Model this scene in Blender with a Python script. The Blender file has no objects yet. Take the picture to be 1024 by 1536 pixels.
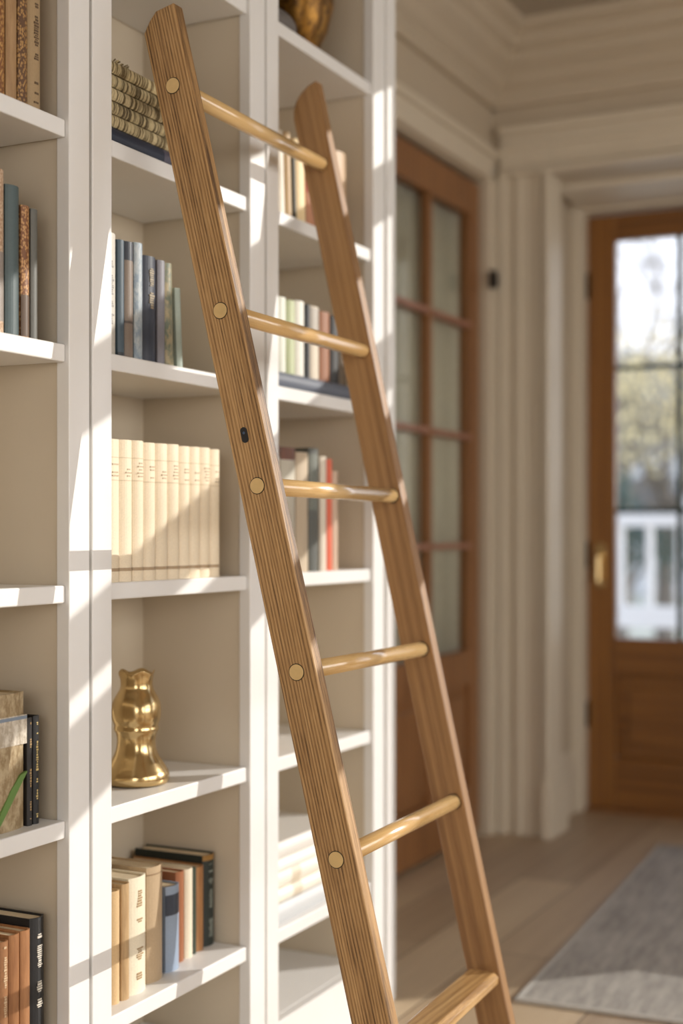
import bpy, bmesh, math, random
from mathutils import Vector, Matrix, Euler
random.seed(7)
S = bpy.context.scene
COL = S.collection
R = math.radians

# ------------------------------------------------------------------ camera, light, exposure
cam_d = bpy.data.cameras.new('camera'); cam = bpy.data.objects.new('camera', cam_d); COL.objects.link(cam)
cam_d.sensor_fit = 'VERTICAL'; cam_d.sensor_height = 36; cam_d.lens = 49.22; cam_d.shift_y = 0.0208
cam_d.clip_start = .05; cam_d.clip_end = 500
cam_d.dof.use_dof = True; cam_d.dof.focus_distance = 2.0; cam_d.dof.aperture_fstop = 1.97
cam.location = (0, 0, .98); cam.rotation_euler = (R(90), 0, math.atan(1045/2100) - R(90))
S.camera = cam
S.view_settings.view_transform = 'Standard'; S.view_settings.look = 'None'
S.view_settings.gamma = 1; S.view_settings.use_curve_mapping = False
S.view_settings.exposure = 0.0

w = bpy.data.worlds.new('sky'); S.world = w; w.use_nodes = True
nt = w.node_tree; bg = nt.nodes['Background']
# bright hazy winter sky: pale blue overhead, white towards the horizon
tc = nt.nodes.new('ShaderNodeTexCoord'); sp = nt.nodes.new('ShaderNodeSeparateXYZ'); cr = nt.nodes.new('ShaderNodeValToRGB')
nt.links.new(tc.outputs['Generated'], sp.inputs[0]); nt.links.new(sp.outputs['Z'], cr.inputs[0]); nt.links.new(cr.outputs[0], bg.inputs[0])
e = cr.color_ramp.elements; e[0].position = 0; e[0].color = (.97, .97, 1, 1); e[1].position = .7; e[1].color = (.52, .66, .92, 1)
bg.inputs[1].default_value = 2.0

sd = bpy.data.lights.new('sun', 'SUN'); sun = bpy.data.objects.new('sun', sd); COL.objects.link(sun)
sd.energy = 4.0; sd.angle = R(.2); sd.color = (1, .95, .87)
sun.rotation_euler = Vector((-1, 1, -.5)).to_track_quat('-Z', 'Y').to_euler()

def area(name, loc, aim, sx, sy, watts, col):
    d = bpy.data.lights.new(name, 'AREA'); d.shape = 'RECTANGLE'; d.size = sx; d.size_y = sy; d.energy = watts; d.color = col
    o = bpy.data.objects.new(name, d); COL.objects.link(o); o.location = loc
    o.rotation_euler = Vector(aim).to_track_quat('-Z', 'Y').to_euler(); return o
area('added_fill_right', (1.4, -2.88, 1.45), (0, 1, -1.3), 3.4, 1.7, 84, (1, .95, .87))  # fill lamp added inside the unseen right-hand windows to brighten the room
area('added_fill_back', (-2.38, -.6, 1.4), (1, 0, -1.3), 2.4, 1.7, 38, (1, .93, .82))  # second added fill lamp, from out of view behind the camera

# ------------------------------------------------------------------ materials
def srgb(r, g, b):
    f = lambda v: (v/255/12.92) if v/255 <= .04045 else ((v/255 + .055)/1.055)**2.4
    return (f(r), f(g), f(b), 1)
def new_mat(name):
    m = bpy.data.materials.new(name); m.use_nodes = True
    return m, m.node_tree, m.node_tree.nodes['Principled BSDF']
def N(nt, t, **kw):
    n = nt.nodes.new(t)
    for k, v in kw.items():
        if k.startswith('i_'): n.inputs[k[2:].replace('_', ' ')].default_value = v
        else: setattr(n, k, v)
    return n
def coords(nt, scale=(1, 1, 1), rot=(0, 0, 0)):
    tc = N(nt, 'ShaderNodeTexCoord'); mp = N(nt, 'ShaderNodeMapping')
    mp.inputs['Scale'].default_value = scale; mp.inputs['Rotation'].default_value = rot
    nt.links.new(tc.outputs['Object'], mp.inputs[0]); return mp.outputs[0]
def ramp(nt, fac, stops):
    r = N(nt, 'ShaderNodeValToRGB'); e = r.color_ramp.elements
    while len(e) < len(stops): e.new(.5)
    for i, (p, c) in enumerate(stops): e[i].position = p; e[i].color = c
    nt.links.new(fac, r.inputs[0]); return r.outputs[0]
def bump(nt, h, b, strength=.2, dist=.001):
    n = N(nt, 'ShaderNodeBump'); n.inputs['Strength'].default_value = strength; n.inputs['Distance'].default_value = dist
    nt.links.new(h, n.inputs['Height']); nt.links.new(n.outputs[0], b.inputs['Normal'])

def paint(name, c, rough=.5, vary=.03):
    m, nt, b = new_mat(name)
    n = N(nt, 'ShaderNodeTexNoise', i_Scale=14.0, i_Detail=4.0); nt.links.new(coords(nt), n.inputs['Vector'])
    lo = tuple(v*(1-vary) for v in c[:3])+(1,); hi = tuple(min(1, v*(1+vary)) for v in c[:3])+(1,)
    nt.links.new(ramp(nt, n.outputs[0], [(.3, lo), (.7, hi)]), b.inputs['Base Color'])
    b.inputs['Roughness'].default_value = rough
    return m
def solid(name, c, rough=.5, metal=0):
    m, nt, b = new_mat(name)
    n = N(nt, 'ShaderNodeTexNoise', i_Scale=60.0, i_Detail=3.0); nt.links.new(coords(nt), n.inputs['Vector'])
    nt.links.new(ramp(nt, n.outputs[0], [(.3, tuple(v*.88 for v in c[:3])+(1,)), (.7, c)]), b.inputs['Base Color'])
    b.inputs['Roughness'].default_value = rough; b.inputs['Metallic'].default_value = metal
    return m
def wood(name, dark, mid, light, along='Z', period=.0065, rough=.42, fibre=1.0, coat=0, bands='Y', contrast=1.0, relief=.25):
    """grain lines running along the local axis `along`"""
    m, nt, b = new_mat(name)
    k = .045
    sc = {'X': (k, 1, 1), 'Y': (1, k, 1), 'Z': (1, 1, k)}[along]
    v = coords(nt, sc)
    wv = N(nt, 'ShaderNodeTexWave', wave_type='BANDS', bands_direction=bands, i_Scale=.314/period, i_Distortion=9.0, i_Detail=3.0, i_Detail_Scale=.35, i_Detail_Roughness=.55)
    nt.links.new(v, wv.inputs['Vector'])
    sc2 = {'X': (.02, 1, 1), 'Y': (1, .02, 1), 'Z': (1, 1, .02)}[along]
    v2 = coords(nt, sc2)
    n1 = N(nt, 'ShaderNodeTexNoise', i_Scale=900.0, i_Detail=3.0, i_Roughness=.7); nt.links.new(v2, n1.inputs['Vector'])
    n2 = N(nt, 'ShaderNodeTexNoise', i_Scale=55.0, i_Detail=4.0, i_Roughness=.6); nt.links.new(v2, n2.inputs['Vector'])
    a = N(nt, 'ShaderNodeMath', operation='MULTIPLY'); nt.links.new(wv.outputs[1], a.inputs[0]); a.inputs[1].default_value = .30*contrast
    c = N(nt, 'ShaderNodeMath', operation='MULTIPLY_ADD'); nt.links.new(n1.outputs[0], c.inputs[0]); c.inputs[1].default_value = .75*fibre; nt.links.new(a.outputs[0], c.inputs[2])
    d = N(nt, 'ShaderNodeMath', operation='MULTIPLY_ADD'); nt.links.new(n2.outputs[0], d.inputs[0]); d.inputs[1].default_value = .9; nt.links.new(c.outputs[0], d.inputs[2])
    lo = .38*fibre + .32; hi = lo + .62
    nrm = N(nt, 'ShaderNodeMapRange'); nrm.inputs['From Min'].default_value = lo; nrm.inputs['From Max'].default_value = hi
    nt.links.new(d.outputs[0], nrm.inputs['Value'])
    nt.links.new(ramp(nt, nrm.outputs[0], [(.0, dark), (.42, mid), (1, light)]), b.inputs['Base Color'])
    b.inputs['Roughness'].default_value = rough; b.inputs['Coat Weight'].default_value = coat; b.inputs['Coat Roughness'].default_value = .18
    if relief: bump(nt, nrm.outputs[0], b, relief, .0006)
    return m
def glass_mat(name, tint=(1, 1, 1, 1), gloss=.07):
    m = bpy.data.materials.new(name); m.use_nodes = True; nt = m.node_tree; nt.nodes.clear()
    o = N(nt, 'ShaderNodeOutputMaterial'); t = N(nt, 'ShaderNodeBsdfTransparent'); g = N(nt, 'ShaderNodeBsdfGlossy'); mx = N(nt, 'ShaderNodeMixShader')
    t.inputs[0].default_value = tint; g.inputs['Roughness'].default_value = .02; mx.inputs[0].default_value = gloss
    nt.links.new(t.outputs[0], mx.inputs[1]); nt.links.new(g.outputs[0], mx.inputs[2]); nt.links.new(mx.outputs[0], o.inputs[0]); return m

M = {}
M['white'] = paint('white_satin_paint', (.80, .79, .775, 1), .38, .012)
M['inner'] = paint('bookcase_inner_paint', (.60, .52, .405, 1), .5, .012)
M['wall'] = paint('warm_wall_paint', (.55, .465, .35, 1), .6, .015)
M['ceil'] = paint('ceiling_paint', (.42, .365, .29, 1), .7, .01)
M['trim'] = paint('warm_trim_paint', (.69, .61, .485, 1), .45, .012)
M['groove'] = solid('shadow_gap', (.30, .30, .26, 1), .7)
M['rail'] = wood('oak_rail', srgb(80, 54, 28), srgb(164, 126, 80), srgb(206, 168, 116), 'Z', .0052, .5, 1.35, contrast=1.0)
M['rail2'] = wood('oak_rail_smooth', srgb(126, 90, 54), srgb(160, 121, 77), srgb(186, 147, 100), 'Z', .016, .45, .7, contrast=.3)
M['rung'] = wood('golden_oak_rung', srgb(204, 164, 106), srgb(230, 194, 136), srgb(240, 212, 160), 'X', .03, .24, .4, coat=1.0, contrast=.15, relief=0)
M['tread'] = wood('golden_oak_tread', srgb(150, 112, 66), srgb(196, 156, 104), srgb(220, 186, 134), 'X', .012, .3, .9, coat=.6, contrast=.6)
M['plug'] = solid('pale_wood_plug', srgb(222, 190, 132), .4)
M['dark'] = solid('dark_bronze_and_ring_shade', (.03, .025, .02, 1), .4, .6)
M['door'] = wood('pine_door_upright', srgb(112, 70, 28), srgb(150, 100, 46), srgb(170, 118, 60), 'Z', .03, .38, .5, coat=.2, contrast=.6)
M['doorh'] = wood('pine_door_cross', srgb(104, 64, 26), srgb(140, 92, 42), srgb(160, 108, 54), 'Y', .03, .38, .5, coat=.2, bands='Z', contrast=.6)
M['door2'] = wood('chestnut_door', srgb(116, 76, 44), srgb(148, 102, 62), srgb(166, 118, 76), 'Z', .03, .42, .5, bands='X', contrast=.6)
M['muntin'] = solid('pink_brown_glazing_bar', srgb(168, 118, 96), .35)
M['muntin_d'] = solid('dark_green_glazing_bar', srgb(46, 62, 50), .5)
M['brass'] = solid('polished_brass', (.74, .55, .28, 1), .2, 1.0)
M['glass'] = glass_mat('clear_glass')
M['glass2'] = glass_mat('greenish_glass', (.97, .98, .96, 1), .12)
M['pages'] = solid('book_pages', srgb(226, 208, 176), .8)
M['green'] = solid('leaf_green', srgb(96, 130, 62), .5)

# floor planks
def floor_mat():
    m, nt, b = new_mat('oak_floor_boards')
    v = coords(nt)
    br = N(nt, 'ShaderNodeTexBrick', offset=.37, i_Scale=1.0, i_Mortar_Size=.0016, i_Mortar_Smooth=.2, i_Brick_Width=1.9, i_Row_Height=.165)
    br.inputs['Color1'].default_value = (0, 0, 0, 1); br.inputs['Color2'].default_value = (1, 1, 1, 1); br.inputs['Mortar'].default_value = (.5, .5, .5, 1)
    nt.links.new(v, br.inputs['Vector'])
    n = N(nt, 'ShaderNodeTexNoise', i_Scale=26.0, i_Detail=6.0, i_Roughness=.65); nt.links.new(coords(nt, (.06, 1, 1)), n.inputs['Vector'])
    mx = N(nt, 'ShaderNodeMix', data_type='FLOAT'); mx.inputs[0].default_value = .45
    nt.links.new(n.outputs[0], mx.inputs[2]); nt.links.new(br.outputs[0], mx.inputs[3])
    c = ramp(nt, mx.outputs[0], [(.15, srgb(150, 128, 104)), (.5, srgb(184, 162, 134)), (.85, srgb(208, 188, 158))])
    mm = N(nt, 'ShaderNodeMix', data_type='RGBA'); nt.links.new(br.outputs['Fac'], mm.inputs[0]); nt.links.new(c, mm.inputs[6]); mm.inputs[7].default_value = srgb(74, 56, 40)
    nt.links.new(mm.outputs[2], b.inputs['Base Color']); b.inputs['Roughness'].default_value = .42
    bump(nt, n.outputs[0], b, .12, .001); return m
M['floor'] = floor_mat()
def rug_mat():
    m, nt, b = new_mat('woven_grey_rug')
    n = N(nt, 'ShaderNodeTexNoise', i_Scale=46.0, i_Detail=5.0, i_Roughness=.7); nt.links.new(coords(nt, (.14, 1, 1)), n.inputs['Vector'])
    n2 = N(nt, 'ShaderNodeTexNoise', i_Scale=420.0, i_Detail=2.0); nt.links.new(coords(nt), n2.inputs['Vector'])
    mx = N(nt, 'ShaderNodeMix', data_type='FLOAT'); mx.inputs[0].default_value = .4
    nt.links.new(n.outputs[0], mx.inputs[2]); nt.links.new(n2.outputs[0], mx.inputs[3])
    nt.links.new(ramp(nt, mx.outputs[0], [(.36, srgb(132, 128, 124)), (.5, srgb(166, 161, 155)), (.64, srgb(192, 187, 180))]), b.inputs['Base Color'])
    b.inputs['Roughness'].default_value = .95; bump(nt, n2.outputs[0], b, .6, .003); return m
M['rug'] = rug_mat()
M['rugedge'] = solid('rug_binding', srgb(188, 184, 178), .9)

def cover_mat(c, kind='plain', c2=None):
    m, nt, b = new_mat('book_cover_' + kind)
    col = srgb(*c); dk = tuple(v*.9 for v in col[:3])+(1,)
    if kind == 'plain':
        n = N(nt, 'ShaderNodeTexNoise', i_Scale=420.0, i_Detail=2.0); nt.links.new(coords(nt), n.inputs['Vector'])
        nt.links.new(ramp(nt, n.outputs[0], [(.3, dk), (.7, col)]), b.inputs['Base Color'])
        bump(nt, n.outputs[0], b, .2, .0005)
    elif kind == 'ornate':
        n = N(nt, 'ShaderNodeTexVoronoi', feature='F1', i_Scale=230.0); nt.links.new(coords(nt, (1.6, 1, 1)), n.inputs['Vector'])
        nt.links.new(ramp(nt, n.outputs[0], [(.35, srgb(*c2)), (.55, col)]), b.inputs['Base Color'])
    elif kind == 'mottled':
        n = N(nt, 'ShaderNodeTexNoise', i_Scale=34.0, i_Detail=6.0, i_Roughness=.75); nt.links.new(coords(nt, (2, 1, 1)), n.inputs['Vector'])
        nt.links.new(ramp(nt, n.outputs[0], [(.42, col), (.56, srgb(*c2))]), b.inputs['Base Color'])
    elif kind == 'woodgrain':
        n = N(nt, 'ShaderNodeTexNoise', i_Scale=90.0, i_Detail=5.0, i_Roughness=.7); nt.links.new(coords(nt, (1, 1, .12)), n.inputs['Vector'])
        nt.links.new(ramp(nt, n.outputs[0], [(.35, srgb(*c2)), (.65, col)]), b.inputs['Base Color'])
    b.inputs['Roughness'].default_value = .5
    return m

# ------------------------------------------------------------------ helpers
def box(bm, x0, x1, y0, y1, z0, z1):
    vs = [bm.verts.new((x, y, z)) for z in (z0, z1) for y in (y0, y1) for x in (x0, x1)]
    for f in ((0, 2, 3, 1), (4, 5, 7, 6), (0, 1, 5, 4), (2, 6, 7, 3), (0, 4, 6, 2), (1, 3, 7, 5)):
        bm.faces.new([vs[i] for i in f])
def prism(bm, pts, lo, hi, axis='z'):
    """extrude closed 2D polygon; axis z: (x,y), x: (y,z), y: (x,z)"""
    mk = {'z': lambda p, h: (p[0], p[1], h), 'x': lambda p, h: (h, p[0], p[1]), 'y': lambda p, h: (p[0], h, p[1])}[axis]
    a = [bm.verts.new(mk(p, lo)) for p in pts]; b_ = [bm.verts.new(mk(p, hi)) for p in pts]
    n = len(pts); bm.faces.new(a); bm.faces.new(list(reversed(b_)))
    for i in range(n): bm.faces.new((a[i], b_[i], b_[(i+1) % n], a[(i+1) % n]))
def cyl(bm, p0, p1, r, n=24, r2=None, caps=True):
    p0, p1 = Vector(p0), Vector(p1); q = (p1-p0).to_track_quat('Z', 'Y'); r2 = r if r2 is None else r2
    A = [bm.verts.new(p0 + q @ Vector((r*math.cos(2*math.pi*i/n), r*math.sin(2*math.pi*i/n), 0))) for i in range(n)]
    B = [bm.verts.new(p1 + q @ Vector((r2*math.cos(2*math.pi*i/n), r2*math.sin(2*math.pi*i/n), 0))) for i in range(n)]
    for i in range(n): bm.faces.new((A[i], A[(i+1) % n], B[(i+1) % n], B[i]))
    if caps: bm.faces.new(list(reversed(A))); bm.faces.new(B)
def link(name, bm, mat, parent=None, bevel=0, smooth=False, seg=2):
    bmesh.ops.recalc_face_normals(bm, faces=bm.faces)
    me = bpy.data.meshes.new(name); bm.to_mesh(me); bm.free()
    if smooth:
        for p in me.polygons: p.use_smooth = True
    me.materials.append(mat); o = bpy.data.objects.new(name, me); COL.objects.link(o)
    if parent: o.parent = parent
    if bevel:
        md = o.modifiers.new('edge', 'BEVEL'); md.width = bevel; md.segments = seg; md.limit_method = 'ANGLE'; md.angle_limit = R(40)
    return o
def bx(name, mat, dims, parent=None, bevel=0):
    bm = bmesh.new(); box(bm, *dims); return link(name, bm, mat, parent, bevel)
def structure(o): o['kind'] = 'structure'; return o
def thing(name, loc, label, cat, group=None, rot=(0, 0, 0)):
    o = bpy.data.objects.new(name, None); o.empty_display_size = .05; COL.objects.link(o)
    o.location = loc; o.rotation_euler = rot; o['label'] = label; o['category'] = cat
    if group: o['group'] = group
    return o
def sempty(name):
    o = bpy.data.objects.new(name, None); COL.objects.link(o); o['kind'] = 'structure'; return o
def tag(o, label, cat, group=None):
    o['label'] = label; o['category'] = cat
    if group: o['group'] = group
    return o

# ------------------------------------------------------------------ room shell
YW, XP, XD = 1.61, 4.35, 4.85           # left wall, pier wall, entrance door plane
structure(bx('floor', M['floor'], (-2.6, 4.97, -3.1, 1.9, -.1, 0)))
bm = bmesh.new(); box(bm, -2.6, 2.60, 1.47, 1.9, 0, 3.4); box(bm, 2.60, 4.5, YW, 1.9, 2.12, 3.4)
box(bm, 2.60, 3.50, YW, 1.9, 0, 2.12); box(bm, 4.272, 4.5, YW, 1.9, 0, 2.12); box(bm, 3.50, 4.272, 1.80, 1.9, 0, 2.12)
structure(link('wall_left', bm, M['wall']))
bm = bmesh.new()
box(bm, XP, 5.0, 1.47, 1.9, 0, 3.4)                     # pier beside the recess
box(bm, XP, 5.0, .5, 1.47, 2.14, 3.4)                   # head above the recess
box(bm, 4.89, 5.0, .5, 1.47, 2.118, 2.14)
box(bm, XP, 5.0, -.44, .5, 0, 3.4)                      # pier between recess and window
box(bm, XP, 4.5, -2.72, -.44, 0, .6); box(bm, XP, 4.5, -2.72, -.44, 2.85, 3.4); box(bm, XP, 4.5, -3.1, -2.72, 0, 3.4)
structure(link('wall_far', bm, M['wall']))
bm = bmesh.new(); box(bm, -2.6, 4.5, -3.1, -3.0, 0, .55); box(bm, -2.6, 4.5, -3.1, -3.0, 2.35, 3.4)
for a, b_ in ((-2.6, -.3), (.78, .86), (1.94, 2.02), (3.1, 4.5)): box(bm, a, b_, -3.1, -3.0, .55, 2.35)
structure(link('wall_right', bm, M['wall']))
bm = bmesh.new(); box(bm, -2.6, -2.5, -3.1, -1.8, 0, 3.4); box(bm, -2.6, -2.5, .6, 1.9, 0, 3.4); box(bm, -2.6, -2.5, -1.8, .6, 0, .5); box(bm, -2.6, -2.5, -1.8, .6, 2.3, 3.4)
structure(link('wall_back', bm, M['wall']))
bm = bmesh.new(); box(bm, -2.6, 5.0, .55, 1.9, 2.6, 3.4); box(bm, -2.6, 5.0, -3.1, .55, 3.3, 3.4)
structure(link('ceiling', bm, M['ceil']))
# stepped crown moulding
def crown_profile(sgn, y):
    pts = [(0, 2.37), (.02, 2.37), (.026, 2.385), (.026, 2.42), (.045, 2.435), (.06, 2.46), (.095, 2.49), (.10, 2.515), (.125, 2.53), (.13, 2.56), (.16, 2.575), (.165, 2.60), (0, 2.60)]
    return [(y + sgn*a, b) for a, b in pts]
bm = bmesh.new(); prism(bm, crown_profile(-1, YW), 2.70, XP, 'x'); structure(link('trim_1', bm, M['wall']))
bm = bmesh.new(); prism(bm, crown_profile(-1, XP), .56, YW-.0, 'y'); structure(link('trim_2', bm, M['wall']))
# casing round the glazed side door
bm = bmesh.new(); box(bm, 4.275, 4.335, YW-.02, YW, 0, 2.13); box(bm, 4.30, 4.335, YW-.032, YW-.02, 0, 2.13)
box(bm, 3.42, 4.35, YW-.02, YW, 2.13, 2.215); box(bm, 3.42, 4.35, YW-.035, YW-.02, 2.20, 2.225); box(bm, 3.42, 3.49, YW-.02, YW, 0, 2.13)
structure(link('trim_3', bm, M['trim'], bevel=.003))
# fluted casing of the recess, on the pier face and wrapping its edge
bm = bmesh.new()
box(bm, XP-.022, XP, 1.405, 1.575, 0, 2.30)
for a, b_, dp in ((1.55, 1.575, .045), (1.50, 1.52, .034), (1.43, 1.45, .034), (1.403, 1.418, .05)): box(bm, XP-dp, XP-.022, a, b_, 0, 2.14)
box(bm, XP-.022, XP, .42, 1.405, 2.14, 2.30)
for a, b_, dp in ((2.275, 2.30, .045), (2.225, 2.245, .034), (2.165, 2.185, .034), (2.138, 2.153, .05)): box(bm, XP-dp, XP-.022, .42, 1.575, a, b_)
structure(link('trim_4', bm, M['trim'], bevel=.004))
bm = bmesh.new()
box(bm, XP+.14, 4.78, .5, 1.44, 2.118, 2.14); box(bm, XP, XP+.10, 1.405, 1.47, 0, 2.14); box(bm, XP+.10, XP+.13, 1.43, 1.47, 0, 2.14)
box(bm, 4.78, 4.90, 1.432, 1.47, 0, 2.14); box(bm, 4.78, 4.90, .5, 1.432, 2.106, 2.14); box(bm, 4.76, 4.78, 1.445, 1.47, 0, 2.14)
box(bm, 4.78, 4.90, .5, .533, 0, 2.106)
structure(link('trim_5', bm, M['trim'], bevel=.003))
# plinth and skirting in the recess
bm = bmesh.new()
def skirt(bm, pts2, z=.20):
    for (x0, x1, y0, y1) in pts2:
        box(bm, x0, x1, y0, y1, 0, z*.78); e = .006
        box(bm, x0+e, x1-e, y0+e, y1, z*.78, z*.9); box(bm, x0+2*e, x1-2*e, y0+2*e, y1, z*.9, z)
skirt(bm, [(XP-.054, XP+.135, 1.392, 1.425), (XP+.05, XP+.16, 1.424, 1.47), (XP+.161, 4.775, 1.45, 1.469)], .22)
structure(link('baseboard_far', bm, M['trim'], bevel=.003))
structure(bx('baseboard_right', M['white'], (-2.5, 4.35, -3.0, -2.98, 0, .16)))
structure(bx('baseboard_back', M['white'], (-2.5, -2.48, -2.98, 1.46, 0, .16)))

# big window that lets the sun in (to the right of the frame)
wn = sempty('window_1')
bm = bmesh.new()
for z0, z1 in ((.6, .66), (1.99, 2.105), (2.17, 2.257), (2.53, 2.62), (2.80, 2.85)): box(bm, 4.38, 4.44, -2.72, -.44, z0, z1)
for y0, y1 in ((-2.72, -2.66), (-.50, -.44), (-2.06, -2.02)): box(bm, 4.38, 4.44, y0, y1, .66, 2.80)
link('window_frame', bm, M['white'], wn)
bx('pane', M['glass'], (4.408, 4.412, -2.66, -.50, .66, 2.80), wn)
bx('window_sill', M['white'], (4.27, 4.38, -2.76, -.40, .575, .60), wn)
for i, (a, b_) in enumerate(((-.3, .78), (.86, 1.94), (2.02, 3.1))):
    wn = sempty('window_%d' % (i+2)); bm = bmesh.new()
    for z0, z1 in ((.55, .60), (1.42, 1.46), (2.30, 2.35)): box(bm, a, b_, -3.08, -3.04, z0, z1)
    for x0, x1 in ((a, a+.05), (b_-.05, b_), ((a+b_)/2-.015, (a+b_)/2+.015)): box(bm, x0, x1, -3.08, -3.04, .60, 2.30)
    link('window_frame', bm, M['white'], wn); bx('pane', M['glass'], (a+.05, b_-.05, -3.062, -3.058, .60, 2.30), wn)
wn = sempty('window_5'); bm = bmesh.new()
for z0, z1 in ((.5, .56), (1.4, 1.44), (2.24, 2.3)): box(bm, -2.58, -2.54, -1.8, .6, z0, z1)
for y0, y1 in ((-1.8, -1.74), (-.62, -.58), (.54, .6)): box(bm, -2.58, -2.54, y0, y1, .56, 2.24)
link('window_frame', bm, M['white'], wn); bx('pane', M['glass'], (-2.562, -2.558, -1.74, .54, .56, 2.24), wn)

# ------------------------------------------------------------------ glazed side door in the left wall
d1 = sempty('door_1')
y0, y1 = 1.625, 1.665
xs = (3.505, 3.598, 3.862, 3.888, 4.195, 4.268)
bm = bmesh.new(); box(bm, xs[0], xs[1], y0, y1, .012, 2.108); box(bm, xs[4], xs[5], y0, y1, .012, 2.108); link('door_stile', bm, M['door2'], d1, .003)
bm = bmesh.new(); box(bm, xs[1], xs[4], y0, y1, 2.0, 2.108); box(bm, xs[1], xs[4], y0, y1, .50, .605); box(bm, xs[1], xs[4], y0, y1, .012, .17); link('door_rail', bm, M['door2'], d1, .003)
bx('mullion', M['door2'], (xs[2], xs[3], y0+.004, y1-.004, .605, 2.0), d1, .003)
for z in (1.645, 1.287, .94):
    for a, b_ in ((xs[1], xs[2]), (xs[3], xs[4])): bx('glazing_bar', M['muntin'], (a, b_, y0-.002, y1-.006, z-.009, z+.009), d1, .003)
zs = [.605, .94, 1.287, 1.645, 2.0]
for a, b_ in ((xs[1], xs[2]), (xs[3], xs[4])):
    for z0, z1 in zip(zs[:-1], zs[1:]): bx('glass_pane', M['glass2'], (a, b_, 1.646, 1.650, z0+.009, z1-.009), d1)
for a, b_ in ((xs[1], 3.88), (3.88, xs[4])):
    bm = bmesh.new(); box(bm, a, b_, y0+.018, y1-.008, .17, .50); box(bm, a+.035, b_-.035, y0+.006, y0+.018, .205, .465); link('door_panel', bm, M['door2'], d1, .006)
bm = bmesh.new(); box(bm, 3.86, 3.90, y0, y1, .17, .50); link('door_rail', bm, M['door2'], d1, .003)
for z in (1.80,):
    bm = bmesh.new(); cyl(bm, (4.268, 1.578, z-.028), (4.268, 1.578, z+.028), .013, 16); box(bm, 4.262, 4.31, 1.576, 1.590, z-.02, z+.02)
    h = link('hinge', bm, M['dark'], d1, .002)
# curtain behind the glass
bm = bmesh.new(); n = 160; prev = None
for i in range(n+1):
    x = 3.53 + .73*i/n; y = 1.683 + .008*math.sin(i*.33) + .006*math.sin(i*.11+1)
    a = bm.verts.new((x, y, .52)); b_ = bm.verts.new((x, y, 2.08))
    if prev: bm.faces.new((prev[0], a, b_, prev[1]))
    prev = (a, b_)
cu = link('curtain', bm, solid('sage_linen', srgb(220, 216, 200), .9), None, 0, True)
md = cu.modifiers.new('thick', 'SOLIDIFY'); md.thickness = .002
tag(cu, 'pale sage curtain hanging behind the panes of the glazed side door', 'curtain')

# ------------------------------------------------------------------ entrance door
d2 = sempty('door_2')
x0, x1 = 4.835, 4.875
ys = [1.430, 1.332, 1.117, 1.100, .885, .868, .653, .540]
bm = bmesh.new(); box(bm, x0, x1, ys[1], ys[0], .012, 2.10); box(bm, x0, x1, ys[7], ys[6], .012, 2.10); link('door_stile', bm, M['door'], d2, .004)
bm = bmesh.new(); box(bm, x0, x1, ys[6], ys[1], 2.009, 2.10); box(bm, x0, x1, ys[6], ys[1], .486, .612); box(bm, x0, x1, ys[6], ys[1], .012, .19); link('door_rail', bm, M['doorh'], d2, .004)
for a, b_ in ((ys[2], ys[3]), (ys[4], ys[5])): bx('glazing_bar', M['muntin_d'], (x0+.006, x1-.006, b_, a, .612, 2.009), d2, .003)
for z in (1.06, 1.562):
    bx('glazing_bar', M['muntin_d'], (x0+.008, x1-.008, ys[6], ys[1], z-.008, z+.008), d2, .003)
for a, b_ in ((ys[1], ys[2]), (ys[3], ys[4]), (ys[5], ys[6])):
    for z0, z1 in ((.612, 1.052), (1.068, 1.554), (1.570, 2.009)): bx('glass_pane', M['glass'], (4.853, 4.857, b_, a, z0, z1), d2)
for a, b_ in ((ys[1], 1.01), (.97, ys[6])):
    bm = bmesh.new(); box(bm, x0+.02, x1-.01, b_, a, .19, .486); box(bm, x0+.008, x0+.02, b_+.045, a-.045, .235, .44); link('door_panel', bm, M['doorh'], d2, .008)
bx('door_rail', M['door'], (x0, x1, .97, 1.01, .19, .486), d2, .003)
for z in (1.855, .34, .905):
    bm = bmesh.new(); cyl(bm, (4.828, 1.430, z-.045), (4.828, 1.430, z+.045), .008, 12); link('hinge', bm, M['dark'], d2)
bm = bmesh.new(); box(bm, x0-.006, x0, 1.365, 1.400, .79, .945); hp = link('handle_plate', bm, M['brass'], d2, .002)
bm = bmesh.new(); cyl(bm, (x0-.04, 1.382, .90), (x0-.006, 1.382, .90), .008, 14); cyl(bm, (x0-.04, 1.382, .90), (x0-.04, 1.382, .81), .007, 14, .009); link('door_handle', bm, M['brass'], d2, .001)
structure(bx('door_threshold', M['door2'], (4.80, 4.97, .533, 1.432, 0, .011)))

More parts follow.
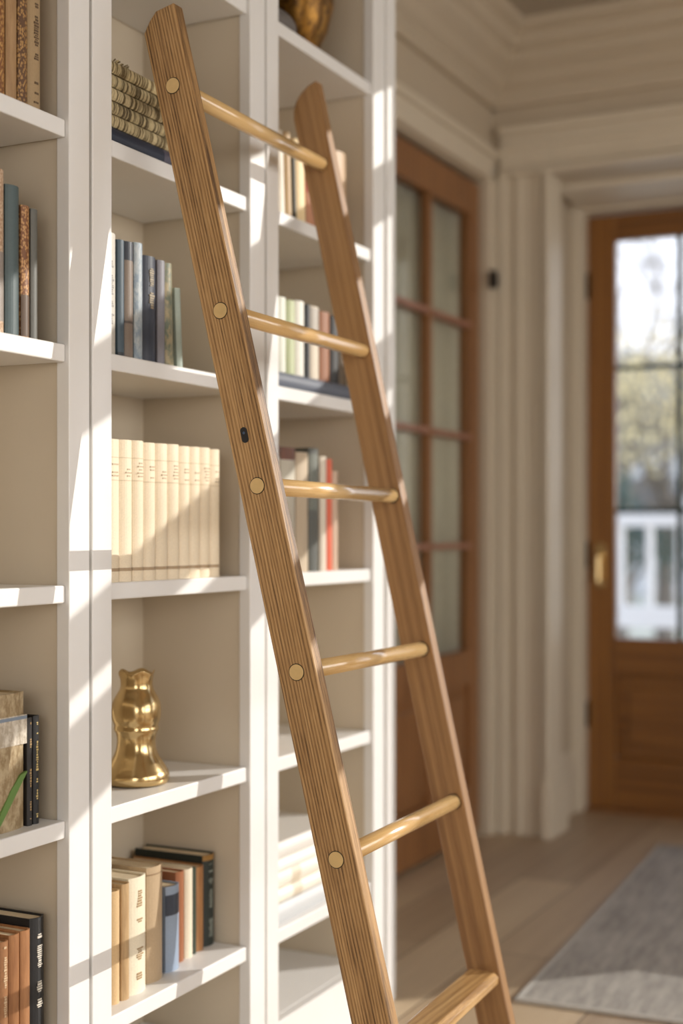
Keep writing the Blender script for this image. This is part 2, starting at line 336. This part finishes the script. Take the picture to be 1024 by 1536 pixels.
# ------------------------------------------------------------------ bookcases
D = 1.215; DB = D + .223; TOP = 2.33
SH = [.577, .907, 1.245, 1.560, 1.900]          # top surfaces of the middle shelves
def bookcase(X0, A, B, X1, label, end=False):
    t = thing('bookcase', (X0, D, 0), label, 'bookcase', 'white bookcases side by side')
    l = lambda x: x - X0
    bx('face_stile', M['white'], (0, l(A), 0, .022, .0, TOP), t, .0015)
    bx('face_stile', M['white'], (l(B), l(X1), 0, .022, .0, TOP), t, .0015)
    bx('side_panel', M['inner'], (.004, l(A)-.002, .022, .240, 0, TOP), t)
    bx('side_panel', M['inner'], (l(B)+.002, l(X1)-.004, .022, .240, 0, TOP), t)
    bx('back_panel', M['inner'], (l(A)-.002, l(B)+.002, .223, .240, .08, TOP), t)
    bx('top_rail', M['white'], (l(A), l(B), 0, .022, TOP-.09, TOP), t, .0015)
    bx('top_board', M['white'], (l(A)-.002, l(B)+.002, .022, .223, TOP-.02, TOP), t)
    bx('plinth', M['white'], (l(A), l(B), .002, .022, 0, .105), t, .0015)
    for i, z in enumerate([.105, .268] + SH):
        dz = .025 if i else .02
        s = bx('shelf', M['white'], (l(A)+.001, l(B)-.001, .006 if i else .022, .222, z-dz, z), t, .0022)
    return t
bookcase(1.140, 1.187, 1.586, 1.633, 'white bookcase at the left edge with ornate spines and an empty middle shelf')
bookcase(1.640, 1.687, 2.089, 2.141, 'white bookcase behind the ladder with ten matching cream books and a brass vase')
bookcase(2.148, 2.190, 2.588, 2.638, 'white bookcase nearest the glazed door, with a gold dish on its top shelf')
bm = bmesh.new(); box(bm, 2.6382, 2.690, D+.004, 1.60, 0, 2.45); box(bm, 2.650, 2.690, D-.004, D+.004, 0, 2.45); structure(link('trim_6', bm, M['white'], bevel=.002))
bm = bmesh.new(); box(bm, 1.6332, 1.6398, D+.008, D+.20, 0, TOP); box(bm, 2.1412, 2.1478, D+.008, D+.20, 0, TOP); structure(link('trim_7', bm, M['groove']))
bm = bmesh.new(); box(bm, 1.10, 2.638, D, 1.47, TOP, 2.6); structure(link('trim_8', bm, M['white']))

# ------------------------------------------------------------------ books
def spine_lettering(parent, w_, h, col, lo=.2, hi=.85, vertical=True, seed=0):
    rnd = random.Random(seed); bm = bmesh.new(); z = h*lo
    while z < h*hi:
        if vertical:
            g = rnd.uniform(.0012, .0032)
            if rnd.random() < .8:
                a = rnd.uniform(.10, .2)*w_; box(bm, -a, a*rnd.uniform(.5, 1), -.0004, .002, z, z+g)
            else: z += .006
            z += g + .0011
        else:
            a = w_*rnd.uniform(.12, .26); box(bm, -a, a, -.0004, .002, z, z+.0022); z += rnd.choice((.005, .005, .012))
    return link('spine_lettering', bm, solid('spine_ink', srgb(*col), .5), parent)
def book(x0, x1, h, Y, z, col, label, kind='plain', c2=None, text=None, trange=(.25, .85), vertical=True, bands=None, group=None,
         depth=None, lean=0, pages=None, roty=0, block=None, cat='book'):
    w_ = x1-x0-.0008; depth = depth or random.uniform(.135, .155)
    t = thing('book', ((x0+x1)/2, Y, z), label, cat, group, (0, roty + lean, 0))
    th = min(.0022, w_*.14); r = min(.0062, w_*.2)
    bm = bmesh.new()
    box(bm, -w_/2, -w_/2+th, r, depth, 0, h); box(bm, w_/2-th, w_/2, r, depth, 0, h)
    k = 8
    out = [(-w_/2 + w_*i/k, r*((2*i/k-1)**2)) for i in range(k+1)]
    inn = [(x*(1-2*th/w_), y+th) for x, y in reversed(out)]
    prism(bm, out+inn, 0, h, 'z')
    m = cover_mat(col, kind, c2); link('cover', bm, m, t)
    pm = M['pages'] if pages is None else solid('book_pages', srgb(*pages), .8)
    bx('pages', pm, (-w_/2+th, w_/2-th, r+th, depth-.004, .003, h-.003), t)
    if text: spine_lettering(t, w_, h, text, trange[0], trange[1], vertical, seed=int(x0*9999))
    for (b0, b1, bc) in bands or ():
        bm = bmesh.new(); o2 = [(x, y-.0003) for x, y in out]; prism(bm, o2 + [(x, y+.0008) for x, y in reversed(out)], h*b0, h*b1, 'z')
        link('spine_band', bm, solid('spine_band', srgb(*bc), .45), t)
    return t

# --- left bookcase
G = 'old ornate books on the upper shelf at the left edge'
z = 1.560
book(1.453, 1.479, .235, 1.235, z, (120, 74, 34), 'brown book with gold scrollwork spine, leftmost on the highest left shelf', 'ornate', (190, 146, 84), group=G)
book(1.480, 1.503, .240, 1.235, z, (176, 142, 100), 'light tan old book between two dark ornate spines on the highest left shelf', 'woodgrain', (150, 116, 78), group=G)
book(1.504, 1.525, .225, 1.235, z, (92, 62, 34), 'dark brown book with small gold ornaments, second from the right on the highest left shelf', 'ornate', (170, 130, 74), group=G)
book(1.526, 1.554, .236, 1.235, z, (166, 140, 102), 'khaki book with dark lettering, rightmost on the highest left shelf', text=(96, 74, 48), trange=(.05, .95), group=G)
G = 'mixed books on the left bookcase at eye level'
z = 1.245
book(1.448, 1.478, .220, 1.235, z, (172, 140, 112), 'pale brown stippled book at the left edge, left of the teal book', 'ornate', (206, 182, 156), bands=[(.08, .5, (150, 140, 132))], group=G)
book(1.480, 1.509, .204, 1.235, z, (74, 90, 92), 'slate teal hardback with plain spine beside the copper-lettered book', bands=[], group=G)
book(1.510, 1.528, .182, 1.235, z, (122, 76, 40), 'copper brown book covered in fine gold lettering, lower part plain', 'ornate', (192, 146, 92), bands=[(.02, .33, (92, 70, 50))], group=G)
book(1.530, 1.545, .181, 1.235, z, (98, 98, 92), 'slim grey-green book, rightmost beside the copper brown book', group=G)
# picture book + black books
z = .577
t = book(1.459, 1.529, .186, 1.243, z, (178, 160, 128), 'thick book with stone wall picture and green leaf, left edge', 'mottled', (138, 116, 82), depth=.15)
bx('cover_picture', cover_mat((214, 206, 192), 'mottled', (170, 158, 140)), (-.028, .034, -.0006, .0035, .115, .155), t)
bx('cover_picture', solid('blue_horizon', srgb(126, 140, 156), .5), (-.028, .034, -.0008, .0035, .149, .1535), t)
bm = bmesh.new()
L = [(-.034, .004), (-.02, .02), (.0, .045), (.02, .066), (.034, .076)]
for i in range(len(L)-1):
    wa = [.003, .008, .010, .007, .001]
    a, b_ = L[i], L[i+1]; q = [(a[0], a[1]-wa[i]), (b_[0], b_[1]-wa[i+1]), (b_[0], b_[1]+wa[i+1]), (a[0], a[1]+wa[i])]
    prism(bm, q, -.0012, .003, 'y')
link('leaf_print', bm, M['green'], t)
book(1.531, 1.543, .149, 1.243, z, (30, 26, 24), 'black slim book with brown lettering, against the picture-covered book', text=(170, 140, 96), trange=(.06, .94))
book(1.5445, 1.558, .150, 1.243, z, (18, 18, 20), 'black slim book with gold lettering, right of its black neighbour on the left shelf', text=(206, 182, 120), trange=(.06, .94))
z = .268
G = 'books in the bottom left corner'
book(1.457, 1.474, .163, 1.243, z, (70, 48, 36), 'dark brown book at the bottom left corner of the photo', group=G)
book(1.475, 1.494, .163, 1.243, z, (150, 104, 66), 'brown book with pale lettering in the bottom left corner', text=(206, 180, 146), trange=(.3, .95), group=G)
book(1.4955, 1.518, .167, 1.243, z, (158, 110, 68), 'warm brown wood-toned book, second left of the black-and-white lettered book', 'woodgrain', (132, 86, 50), group=G)
book(1.519, 1.540, .167, 1.243, z, (172, 122, 80), 'light brown wood-toned book directly left of the black book, bottom left', 'woodgrain', (146, 100, 62), group=G)
book(1.541, 1.573, .178, 1.243, z, (22, 22, 24), 'tall black book with white lettering down its spine, bottom left', text=(214, 208, 196), trange=(.3, .93), group=G)

# --- middle bookcase: navy book and woven mats
z = 1.560
t = book(z, z+.0265, .188, 1.2325, 0, (38, 46, 66), 'navy blue book lying flat under the woven straw mats', depth=.17, bands=[(.86, .96, (84, 82, 98))], roty=R(90))
t.location = (1.690, 1.2325, z+.0135)
matm = []
for c1, c2 in (((112, 96, 66), (204, 188, 148)), ((92, 78, 54), (196, 180, 140)), ((108, 92, 62), (212, 196, 156)), ((98, 84, 56), (200, 184, 144)), ((116, 98, 64), (208, 190, 146))):
    m, nt, b = new_mat('woven_straw')
    n = N(nt, 'ShaderNodeTexNoise', i_Scale=210.0, i_Detail=3.0, i_Roughness=.6); nt.links.new(coords(nt, (1, .1, .08), (.0, .05, .06*len(matm))), n.inputs['Vector'])
    nt.links.new(ramp(nt, n.outputs[0], [(.42, tuple(v*.8 for v in srgb(*c1)[:3])+(1,)), (.56, srgb(*c2))]), b.inputs['Base Color']); b.inputs['Roughness'].default_value = .9; matm.append(m)
place = ['lowest, on the navy book', 'second from the bottom', 'middle one', 'just under the top one', 'topmost with frayed edge']
for i in range(5):
    rnd = random.Random(i); bm = bmesh.new(); W, H, Dp = .184-.004*i, .0198, .16; nx = 90; rings = []
    for a in range(nx+1):
        x = W*a/nx; j = rnd.uniform(-.0004, .0004)
        prof = [(.0045, .0006), (.0015+j, .004), (j, .010), (.0015+j, .016), (.005, .0192), (Dp, .0192), (Dp, .0006)]
        rings.append([bm.verts.new((x, p[0], p[1])) for p in prof])
    for a in range(nx):
        for k in range(7): bm.faces.new((rings[a][k], rings[a+1][k], rings[a+1][(k+1) % 7], rings[a][(k+1) % 7]))
    bm.faces.new(rings[0]); bm.faces.new(list(reversed(rings[-1])))
    if i == 4:
        for a in range(40): x = rnd.uniform(0, W*.45); cyl(bm, (x, .006+rnd.uniform(0, .03), .017), (x+rnd.uniform(.003, .012), .004+rnd.uniform(0, .02), .0245), .0012, 5)
    o = link('woven_mat', bm, matm[i], None, 0, False); o.location = (1.690 + .001*i, 1.234+.0006*(i % 2), 1.5872 + .0200*i)
    tag(o, 'woven straw mat stacked by the ladder top, ' + place[i], 'mat', 'stacked woven straw mats')

G = 'blue, grey and green books behind the ladder'
z = 1.245
B = [(1.690, 1.728, .182, (206, 202, 192), 'off-white book, leftmost of the blue and grey books behind the ladder', dict(text=(150, 146, 140), trange=(.2, .8))),
 (1.729, 1.7465, .176, (66, 84, 96), 'narrow dusty blue book, second from left, right of the off-white book', dict(bands=[(.0, .04, (40, 46, 52))])),
 (1.748, 1.771, .177, (128, 112, 98), 'book with navy top and taupe lower spine, between two blue books', dict(bands=[(.84, 1.0, (28, 36, 50)), (.3, .32, (80, 66, 56))])),
 (1.773, 1.796, .180, (130, 146, 160), 'pale steel blue book with a mottled spine, next left of the thick navy book', dict(kind='mottled', c2=(176, 184, 188))),
 (1.798, 1.834, .165, (40, 46, 62), 'thick dark navy book with faded gold lettering', dict(text=(150, 134, 104), trange=(.45, .92))),
 (1.836, 1.857, .164, (128, 126, 134), 'lavender grey book right of the thick navy book', dict()),
 (1.859, 1.884, .163, (160, 146, 112), 'olive tan book with blotched spine, leaning slightly left', dict(kind='mottled', c2=(96, 106, 88), lean=R(-2.2))),
 (1.891, 1.908, .128, (158, 170, 158), 'short pale green book, rightmost beside the ladder rail', dict(lean=R(-3.5)))]
for a, b_, h, c, lab, kw in B: book(a, b_, h, 1.232, z, c, lab, group=G, **kw)

G = 'matching cream books'
z = .907
xs_ = [1.700, 1.736, 1.769, 1.799, 1.832, 1.866, 1.899, 1.930, 1.961, 1.992, 2.023]
ords = ['first from the left', 'second from the left', 'third from the left', 'fourth from the left', 'fifth from the left', 'fifth from the right', 'fourth from the right', 'third from the right', 'second from the right', 'rightmost']
for i in range(10):
    book(xs_[i], xs_[i+1], .2135 + .0007*(i % 3), 1.231, z, (240, 224, 196), 'cream clothbound book in the matching set of ten, ' + ords[i], group=G, depth=.15,
         text=(196, 176, 146), trange=(.74, .84), vertical=False, bands=[(.075, .098, (176, 150, 116)), (.71, .716, (214, 194, 160)), (.87, .876, (214, 194, 160))])  # lowest dark band is a small shadow painted onto each spine

z = .268
G = 'mixed books on the low middle shelf'
B = [(1.690, 1.733, 1.248, .168, (176, 138, 92), 'tan book half hidden by the upright, first on the low middle shelf', dict()),
 (1.734, 1.757, 1.247, .171, (216, 184, 138), 'pale tan book left of its twin-toned neighbour on the low middle shelf', dict()),
 (1.758, 1.779, 1.245, .177, (196, 166, 124), 'tan book directly left of the cream lettered book', dict(kind='woodgrain', c2=(170, 138, 98))),
 (1.781, 1.827, 1.246, .180, (240, 230, 206), 'cream white book with brown lettering down its spine', dict(text=(170, 142, 104), trange=(.12, .9))),
 (1.841, 1.886, 1.254, .183, (190, 166, 134), 'tall beige grey book between the cream book and the blue book', dict(bands=[(.93, .94, (140, 112, 80))])),
 (1.901, 1.941, 1.258, .139, (150, 166, 188), 'short pale blue book with a dark label on its spine', dict(bands=[(.66, .9, (52, 60, 76))])),
 (1.953, 1.978, 1.274, .150, (158, 98, 62), 'rust brown book right behind the short blue book', dict()),
 (1.980, 2.005, 1.274, .149, (232, 220, 196), 'cream book with bare spine right of the rust brown book', dict()),
 (2.007, 2.017, 1.277, .146, (54, 66, 52), 'very thin dark green book between the cream and the wood-toned book', dict()),
 (2.019, 2.046, 1.278, .144, (182, 132, 82), 'orange tan wood-toned book left of the dark green book', dict(kind='woodgrain', c2=(150, 102, 60))),
 (2.048, 2.0855, 1.280, .157, (36, 44, 40), 'dark green black book with silver lettering, rightmost against the bookcase side', dict(text=(130, 136, 128), trange=(.1, .9), bands=[(.94, 1, (150, 110, 50))]))]
for a, b_, Y, h, c, lab, kw in B: book(a, b_, h, Y, z, c, lab, group=G, depth=.438-(Y-1)-.012+.0, **kw)

# --- right bookcase
G = 'leaning pale books behind the ladder top'
z = 1.560
B = [(2.200, 2.236, .170, (236, 226, 208), 'white book beside the upright, in the leaning row on the upper right shelf', dict(lean=R(-3))),
 (2.240, 2.268, .158, (244, 236, 220), 'bright white book, second in the leaning upper right row', dict(lean=R(-3))),
 (2.271, 2.293, .162, (206, 176, 132), 'tan book right of the bright white one, upper right shelf', dict(lean=R(-3))),
 (2.296, 2.309, .150, (64, 58, 36), 'thin dark olive book in the leaning row, upper right shelf', dict(lean=R(-3))),
 (2.312, 2.352, .160, (240, 214, 164), 'wide cream yellow book in the leaning row behind the top rung', dict(lean=R(-3))),
 (2.355, 2.392, .156, (186, 130, 96), 'rust pink book disappearing behind the right ladder rail', dict(lean=R(-3), bands=[(.45, .7, (176, 86, 70))])),
 (2.470, 2.528, .178, (196, 164, 128), 'peach tan book showing right of the right ladder rail', dict(lean=R(-2)))]
for a, b_, h, c, lab, kw in B: book(a, b_, h, 1.240, z, c, lab, group=G, **kw)
z = 1.245
t = book(z, z+.030, .348, 1.2345, 0, (98, 104, 118), 'large slate blue book lying flat under the short row of books', depth=.17, roty=R(90)); t.location = (2.200, 1.2345, z+.0153)
G = 'books standing on the flat slate blue book'
z = 1.2756
B = [(2.202, 2.236, .138, (206, 214, 196), 'pale grey-green book beside the upright, on the flat slate blue book', dict()),
 (2.238, 2.272, .138, (228, 230, 218), 'off-white book second along on the flat slate blue book', dict()),
 (2.274, 2.305, .137, (196, 206, 164), 'light lime green book on the flat slate blue book', dict()),
 (2.307, 2.344, .141, (234, 232, 222), 'white book between the green and black ones on the flat slate blue book', dict()),
 (2.347, 2.362, .139, (36, 38, 42), 'thin black book between the white and the grey-cream book', dict()),
 (2.365, 2.405, .139, (214, 202, 182), 'grey-cream book left of the rusty brown one, on the flat slate blue book', dict(bands=[(.6, .98, (176, 168, 156))])),
 (2.408, 2.451, .135, (148, 92, 52), 'rusty brown book left of the black one, on the flat slate blue book', dict()),
 (2.454, 2.490, .133, (32, 28, 26), 'black book next to the right ladder rail, on the flat slate blue book', dict()),
 (2.492, 2.528, .128, (86, 66, 34), 'dark olive brown book glimpsed behind the right ladder rail', dict())]
for a, b_, h, c, lab, kw in B: book(a, b_, h, 1.240, z, c, lab, group=G, depth=.14, **kw)
G = 'books behind the third rung'
z = .907
B = [(2.200, 2.250, .235, (214, 208, 194), 'cream white book with brown top band, by the upright behind the third rung', dict(bands=[(.90, 1.0, (122, 78, 56))])),
 (2.252, 2.309, .232, (204, 198, 182), 'wide grey cream book with brown top band behind the third rung', dict(bands=[(.90, 1.0, (116, 72, 52))])),
 (2.312, 2.361, .226, (200, 182, 156), 'beige book left of the dark grey-green one behind the third rung', dict()),
 (2.364, 2.402, .236, (88, 90, 84), 'dark grey-green book behind the third rung', dict(bands=[(.5, .95, (112, 116, 106))])),
 (2.408, 2.434, .222, (226, 214, 196), 'white book directly left of the orange-red book', dict()),
 (2.436, 2.457, .218, (226, 104, 70), 'orange-red book behind the third rung', dict()),
 (2.459, 2.483, .196, (206, 178, 154), 'short peach beige book right of the orange-red book', dict())]
for a, b_, h, c, lab, kw in B: book(a, b_, h, 1.240, z, c, lab, group=G, **kw)
G = 'white books lying in a low stack'
zz = .268
for i, (th, ln, c, lab) in enumerate([(.034, .30, (206, 208, 210), 'pale grey book at the bottom of the low stack in the right bookcase'),
      (.026, .29, (244, 238, 224), 'thin white book second up in the low stack in the right bookcase'),
      (.032, .285, (240, 234, 222), 'off-white book in the middle of the low stack in the right bookcase'),
      (.024, .275, (246, 242, 234), 'thin white book just under the top one of the low stack'),
      (.030, .28, (232, 228, 222), 'white book on top of the low stack in the right bookcase')]):
    t = book(0, th, ln, 1.2345, 0, c, lab, depth=.15+.008*(i % 2), roty=R(90), group=G, bands=[(.3, .42, (222, 208, 186))] if i in (1, 2) else None)
    t.location = (2.200+.004*i, 1.2345+.004*(i % 3), zz+th/2); zz += th

# ------------------------------------------------------------------ ornaments
def lathe(bm, prof, n=64, mod=None, cx=0, cy=0):
    rings = []
    for r, z_ in prof:
        ring = []
        for i in range(n):
            a = 2*math.pi*i/n; rr, zz_ = (mod(r, z_, a) if mod else (r, z_)); ring.append(bm.verts.new((cx+rr*math.cos(a), cy+rr*math.sin(a), zz_)))
        rings.append(ring)
    for A, B_ in zip(rings[:-1], rings[1:]):
        for i in range(n): bm.faces.new((A[i], A[(i+1) % n], B_[(i+1) % n], B_[i]))
    bm.faces.new(list(reversed(rings[0]))); bm.faces.new(rings[-1])
v = thing('vase', (1.872, 1.300, .577), 'polished brass vase with notched rim, pinched waist and flared foot', 'vase')
prof = [(.049, 0), (.053, .004), (.053, .018), (.049, .023), (.047, .028), (.041, .037), (.034, .049), (.031, .060), (.0305, .072), (.0325, .082), (.036, .0865), (.0365, .090), (.034, .094),
        (.038, .100), (.0405, .112), (.040, .126), (.036, .138), (.030, .147), (.0265, .153), (.0255, .160), (.026, .168), (.0275, .175), (.0295, .180), (.029, .1815), (.025, .178), (.0195, .168), (.017, .15), (.0165, .11), (.001, .105)]
def lob(r, z_, a):
    k = max(0, 1-abs(z_-.11)/.045)*.04 + max(0, 1-abs(z_-.055)/.03)*.05
    rr = r*(1 + k*math.cos(3*a+.7))
    zz_ = z_ + (.0028*math.sin(5*a) if z_ > .1745 and r > .021 else 0)
    return rr, zz_
bm = bmesh.new(); lathe(bm, prof, 96, lob); vb = link('vase_body', bm, M['brass'], v, 0, True); md = vb.modifiers.new('smooth', 'SUBSURF'); md.levels = md.render_levels = 1
# gold ornament on wood base, right bookcase (mostly behind the ladder)
v = thing('brass_ornament', (2.262, 1.31, .577), 'gold ornament on a small wooden base, half hidden behind the left ladder rail', 'ornament')
bm = bmesh.new(); lathe(bm, [(.042, 0), (.044, .004), (.044, .022), (.040, .026)], 48); link('base', bm, M['door2'], v, 0, False)
bm = bmesh.new(); lathe(bm, [(.034, .026), (.036, .032), (.030, .040), (.033, .055), (.038, .07), (.036, .09), (.024, .105), (.030, .120), (.028, .140), (.014, .155), (.002, .160)], 48); link('figure', bm, M['brass'], v, 0, True)
# gold oval dish and grey stone on the top right shelf
gold = cover_mat((150, 108, 44), 'mottled', (96, 66, 28)); gold.node_tree.nodes['Principled BSDF'].inputs['Metallic'].default_value = .7; gold.node_tree.nodes['Principled BSDF'].inputs['Roughness'].default_value = .35
v = thing('decorative_urn', (2.43, 1.30, 1.900), 'antique gold oval urn on the highest shelf of the right bookcase', 'urn')
bm = bmesh.new(); lathe(bm, [(.022, 0), (.026, .003), (.022, .008), (.036, .03), (.054, .065), (.066, .11), (.070, .15), (.064, .19), (.05, .22), (.036, .24), (.034, .25), (.001, .25)], 64); link('urn_body', bm, gold, v, 0, True)
bm = bmesh.new(); lathe(bm, [(.0, .012)][:0] + [(.0375, .246), (.041, .249), (.0375, .254), (.033, .254)], 48); link('rim', bm, M['brass'], v, 0, True)
v = bmesh.new(); bmesh.ops.create_uvsphere(v, u_segments=48, v_segments=28, radius=1)
for p in v.verts:
    c = p.co; k = 1+.05*math.sin(3*c.x+1)+.04*math.cos(4*c.y+c.z*2); p.co = Vector((c.x*.085*k, c.y*.062*k, max(-.029, c.z*.034*k)))
st = link('stone', v, solid('grey_stone', srgb(110, 104, 100), .7), None, 0, True); st.location = (2.284, 1.305, 1.9292)
tag(st, 'smooth grey stone lying left of the gold urn on the highest shelf', 'stone')
v = thing('bowl', (2.35, 1.375, 1.900), 'dark brown bowl standing behind the grey stone on the highest shelf', 'bowl')
bm = bmesh.new(); lathe(bm, [(.02, 0), (.026, .004), (.045, .03), (.054, .07), (.052, .115), (.045, .13), (.041, .13), (.047, .11), (.048, .07), (.038, .03), (.001, .012)], 48); link('bowl_body', bm, solid('dark_brown_glaze', srgb(52, 34, 22), .35), v, 0, True)

# ------------------------------------------------------------------ ladder
TH = math.atan(.2419); CT = math.cos(TH)
lad = thing('ladder', (0, .747, 0), 'oak library ladder with round rungs leaning on the white bookcases', 'ladder', None, (-TH, 0, 0))
def rail(X0, X1, mat, prof):
    bm = bmesh.new(); prism(bm, prof, X0, X1, 'x'); return link('rail', bm, mat, lad, .0028, False, 3)
rail(1.740, 1.764, M['rail'], [(-.0305, 0), (.0305, 0), (.0305, 1.733/CT), (.017, 1.747/CT), (.003, 1.757/CT), (-.0305, 1.757/CT)])
rr = rail(2.230, 2.256, M['rail2'], [(-.0295, 0), (.0295, 0), (.0295, 1.738/CT), (.0265, 1.752/CT), (.019, 1.766/CT), (.006, 1.778/CT), (-.010, 1.786/CT), (-.0295, 1.790/CT)])
rr.rotation_euler = (.0166, 0, 0); rr.location = (0, .041, 0)
RZ = [(1.641, .005), (1.303, .006), (1.048, .011), (.784, .019), (.526, .022)]
for i, (z, dy) in enumerate(RZ):
    zl = z/CT
    bm = bmesh.new(); cyl(bm, (1.760, 0, zl), (2.2315, dy, zl), .0128, 40); r_ = link('rung', bm, M['rung'], lad, 0, True)
    bm = bmesh.new(); cyl(bm, (1.7385, 0, zl), (1.742, 0, zl), .0112, 40); p = link('plug', bm, M['plug'], lad, .0005); p['label'] = 'pale round rung end'
    bm = bmesh.new(); cyl(bm, (1.7397, 0, zl), (1.741, 0, zl), .0124, 40); p = link('plug_ring', bm, M['dark'], lad); p['label'] = 'dark joint line round the rung end'
    if i > 1: bm = bmesh.new(); cyl(bm, (2.2285, dy, zl), (2.2305, dy, zl), .0135, 40); p = link('rung_shade_ring', bm, M['dark'], lad); p['label'] = 'dark ring standing in for shade where the rung meets the rail'  # thin dark ring paints in the shadow at the rung's right end
# flat bottom tread
bm = bmesh.new(); z = .248/CT; c, s = math.cos(TH), math.sin(TH)
P = []
for (a, b_) in ((-.028, -.007), (-.021, 0), (.024, 0), (.027, -.003), (.027, -.019), (.024, -.022), (-.024, -.022), (-.028, -.018)):
    P.append((a*c - b_*s, z + a*s + b_*c))
prism(bm, P, 1.763, 2.231, 'x')
for v_ in bm.verts: v_.co.y += .014 + .022*(v_.co.x-1.763)/.468
link('tread', bm, M['tread'], lad, .002)
# black slot plate in the left rail
bm = bmesh.new(); zl = 1.122/CT
pts = [(.0055*math.cos(a)+0.0, zl + (.006 if math.sin(a) > 0 else -.006) + .0055*math.sin(a)) for a in [2*math.pi*i/28 for i in range(28)]]
prism(bm, pts, 1.7388, 1.741, 'x'); sp = link('slot_plate', bm, solid('black_plate', (.012, .013, .018, 1), .3), lad); sp['label'] = 'small black oblong plate let into the rail'
bm = bmesh.new(); cyl(bm, (1.7384, .0, zl+.003), (1.739, .0, zl+.003), .002, 14); q = link('screw', bm, solid('blued_steel', (.10, .15, .25, 1), .4, .8), lad)
q['label'] = 'small blue-grey screw in the black plate'; sp.location.y = q.location.y = .003

# ------------------------------------------------------------------ rug
rg = thing('rug', (2.83, .05, 0), 'grey woven runner rug lying on the oak boards towards the entrance door', 'rug')
rg.rotation_euler = (0, 0, R(3.0))
bm = bmesh.new(); box(bm, .012, 1.58, .0, .920, .0005, .008); link('rug_field', bm, M['rug'], rg, .002)
bm = bmesh.new(); box(bm, 0, .012, 0, .932, .0005, .0085); box(bm, .012, 1.58, .920, .932, .0005, .0085); link('rug_binding', bm, M['rugedge'], rg, .002)

# ------------------------------------------------------------------ outside
structure(bx('ground', paint('winter_lawn', (.42, .42, .34, 1), .9, .3), (5.0, 60, -30, 45, -.30, -.16)))
structure(bx('porch_floor', paint('porch_boards', (.72, .68, .62, 1), .6), (5.0, 8.2, .1, 6, -.159, -.02)))
structure(bx('wall_sun_block', M['wall'], (5.0, 7.4, -.02, .1, -.159, 3.2)))  # unseen wall, added to keep direct sun out of the entrance door
rw = random.Random(3)
rl = thing('porch_railing', (8.0, 0, 0), 'white porch railing with upright balusters outside the entrance door', 'railing')
bx('top_rail', M['white'], (-.04, .04, .2, 5.8, 1.02, 1.09), rl, .004); bx('bottom_rail', M['white'], (-.045, .045, .2, 5.8, .44, .56), rl, .004)
y = .3
while y < 5.75: bx('baluster', M['white'], (-.018, .018, y-.018, y+.018, .56, 1.02), rl); y += .17
for y in (.2, 1.3, 3.4, 5.8): bx('post', M['white'], (-.05, .05, y-.05, y+.05, -.02, 1.14), rl, .004)
def leaf_cloud(bm, c, rad, n, size, rnd, squash=(1, 1, 1)):
    for _ in range(n):
        d = Vector((rnd.gauss(0, 1), rnd.gauss(0, 1), rnd.gauss(0, 1))).normalized() * rad * rnd.random()**.4
        p = Vector(c) + Vector((d.x*squash[0], d.y*squash[1], d.z*squash[2]))
        q = Euler((rnd.uniform(0, 6), rnd.uniform(0, 6), rnd.uniform(0, 6))).to_matrix(); s_ = size*rnd.uniform(.6, 1.3)
        vs = [bm.verts.new(p + q @ Vector(v_)*s_) for v_ in ((-.5, 0, 0), (0, -.3, .08), (.5, 0, 0), (0, .3, .08))]; bm.faces.new(vs)
def tree(loc, h, crown, n, size, mat, label, branches=14, spread=1.0, cat='tree', name='tree'):
    rnd = random.Random(int(loc[0]*100+loc[1]*7)); t = thing(name, loc, label, cat)
    bm = bmesh.new(); cyl(bm, (0, 0, -.05), (0, 0, h*.55), .11, 10, .06); tips = []
    for i in range(branches):
        z0 = h*rnd.uniform(.25, .55); a = rnd.uniform(0, 6.28); L_ = spread*rnd.uniform(.6, 1.1)
        p1 = Vector((L_*math.cos(a), L_*math.sin(a), z0+h*rnd.uniform(.15, .45))); cyl(bm, (0, 0, z0), p1, .035, 6, .014)
        for k in range(4):
            p2 = p1 + Vector((rnd.uniform(-.5, .5), rnd.uniform(-.5, .5), rnd.uniform(.1, .7)))*spread; cyl(bm, p1, p2, .013, 5, .004); tips.append(p2)
            for j in range(3): cyl(bm, p1.lerp(p2, .5), p1.lerp(p2, .5)+Vector((rnd.uniform(-.3, .3), rnd.uniform(-.3, .3), rnd.uniform(0, .4)))*spread, .007, 4, .003)
    link('trunk', bm, M['bark'], t)
    if mat:
        bm = bmesh.new()
        for p in tips: leaf_cloud(bm, p, crown, n//len(tips), size, rnd)
        link('foliage', bm, mat, t)
    return t
M['bark'] = solid('grey_bark', srgb(120, 112, 104), .9)
tree((14, 3.35, -.16), 2.9, .38, 1500, .075, solid('golden_leaves', srgb(244, 228, 180), .7), 'golden-leaved tree seen through the entrance door glass', spread=.8)
tree((17.5, 4.7, -.16), 5.6, .0, 0, .1, None, 'bare grey tree standing behind the golden tree', 18, 1.7)
tree((24, 8.6, -.16), 6.4, .0, 0, .1, None, 'bare tree farther off, left of the other bare tree', 18, 1.7)
tree((13, 3.55, -.16), 1.5, .3, 4200, .06, solid('evergreen_leaves', srgb(58, 92, 84), .7), 'dark teal evergreen shrub below the golden tree', 10, .35, 'shrub', 'shrub')
hs = thing('house', (26, 5.0, -.16), 'pale house beyond the garden trees', 'house')
bx('house_wall', paint('pale_render', (.72, .72, .72, 1), .8), (0, 6, -1.5, 5, 0, 2.9), hs)
bm = bmesh.new(); prism(bm, [(-2, 2.9), (5.5, 2.9), (1.75, 4.6)], -.3, 6.3, 'x'); link('roof', bm, paint('slate_roof', (.3, .31, .33, 1), .8), hs)
for y in (-.6, 1.0, 2.8): bx('window', solid('house_window', (.12, .14, .16, 1), .2), (-.03, 0, y, y+.8, 1.0, 2.2), hs)
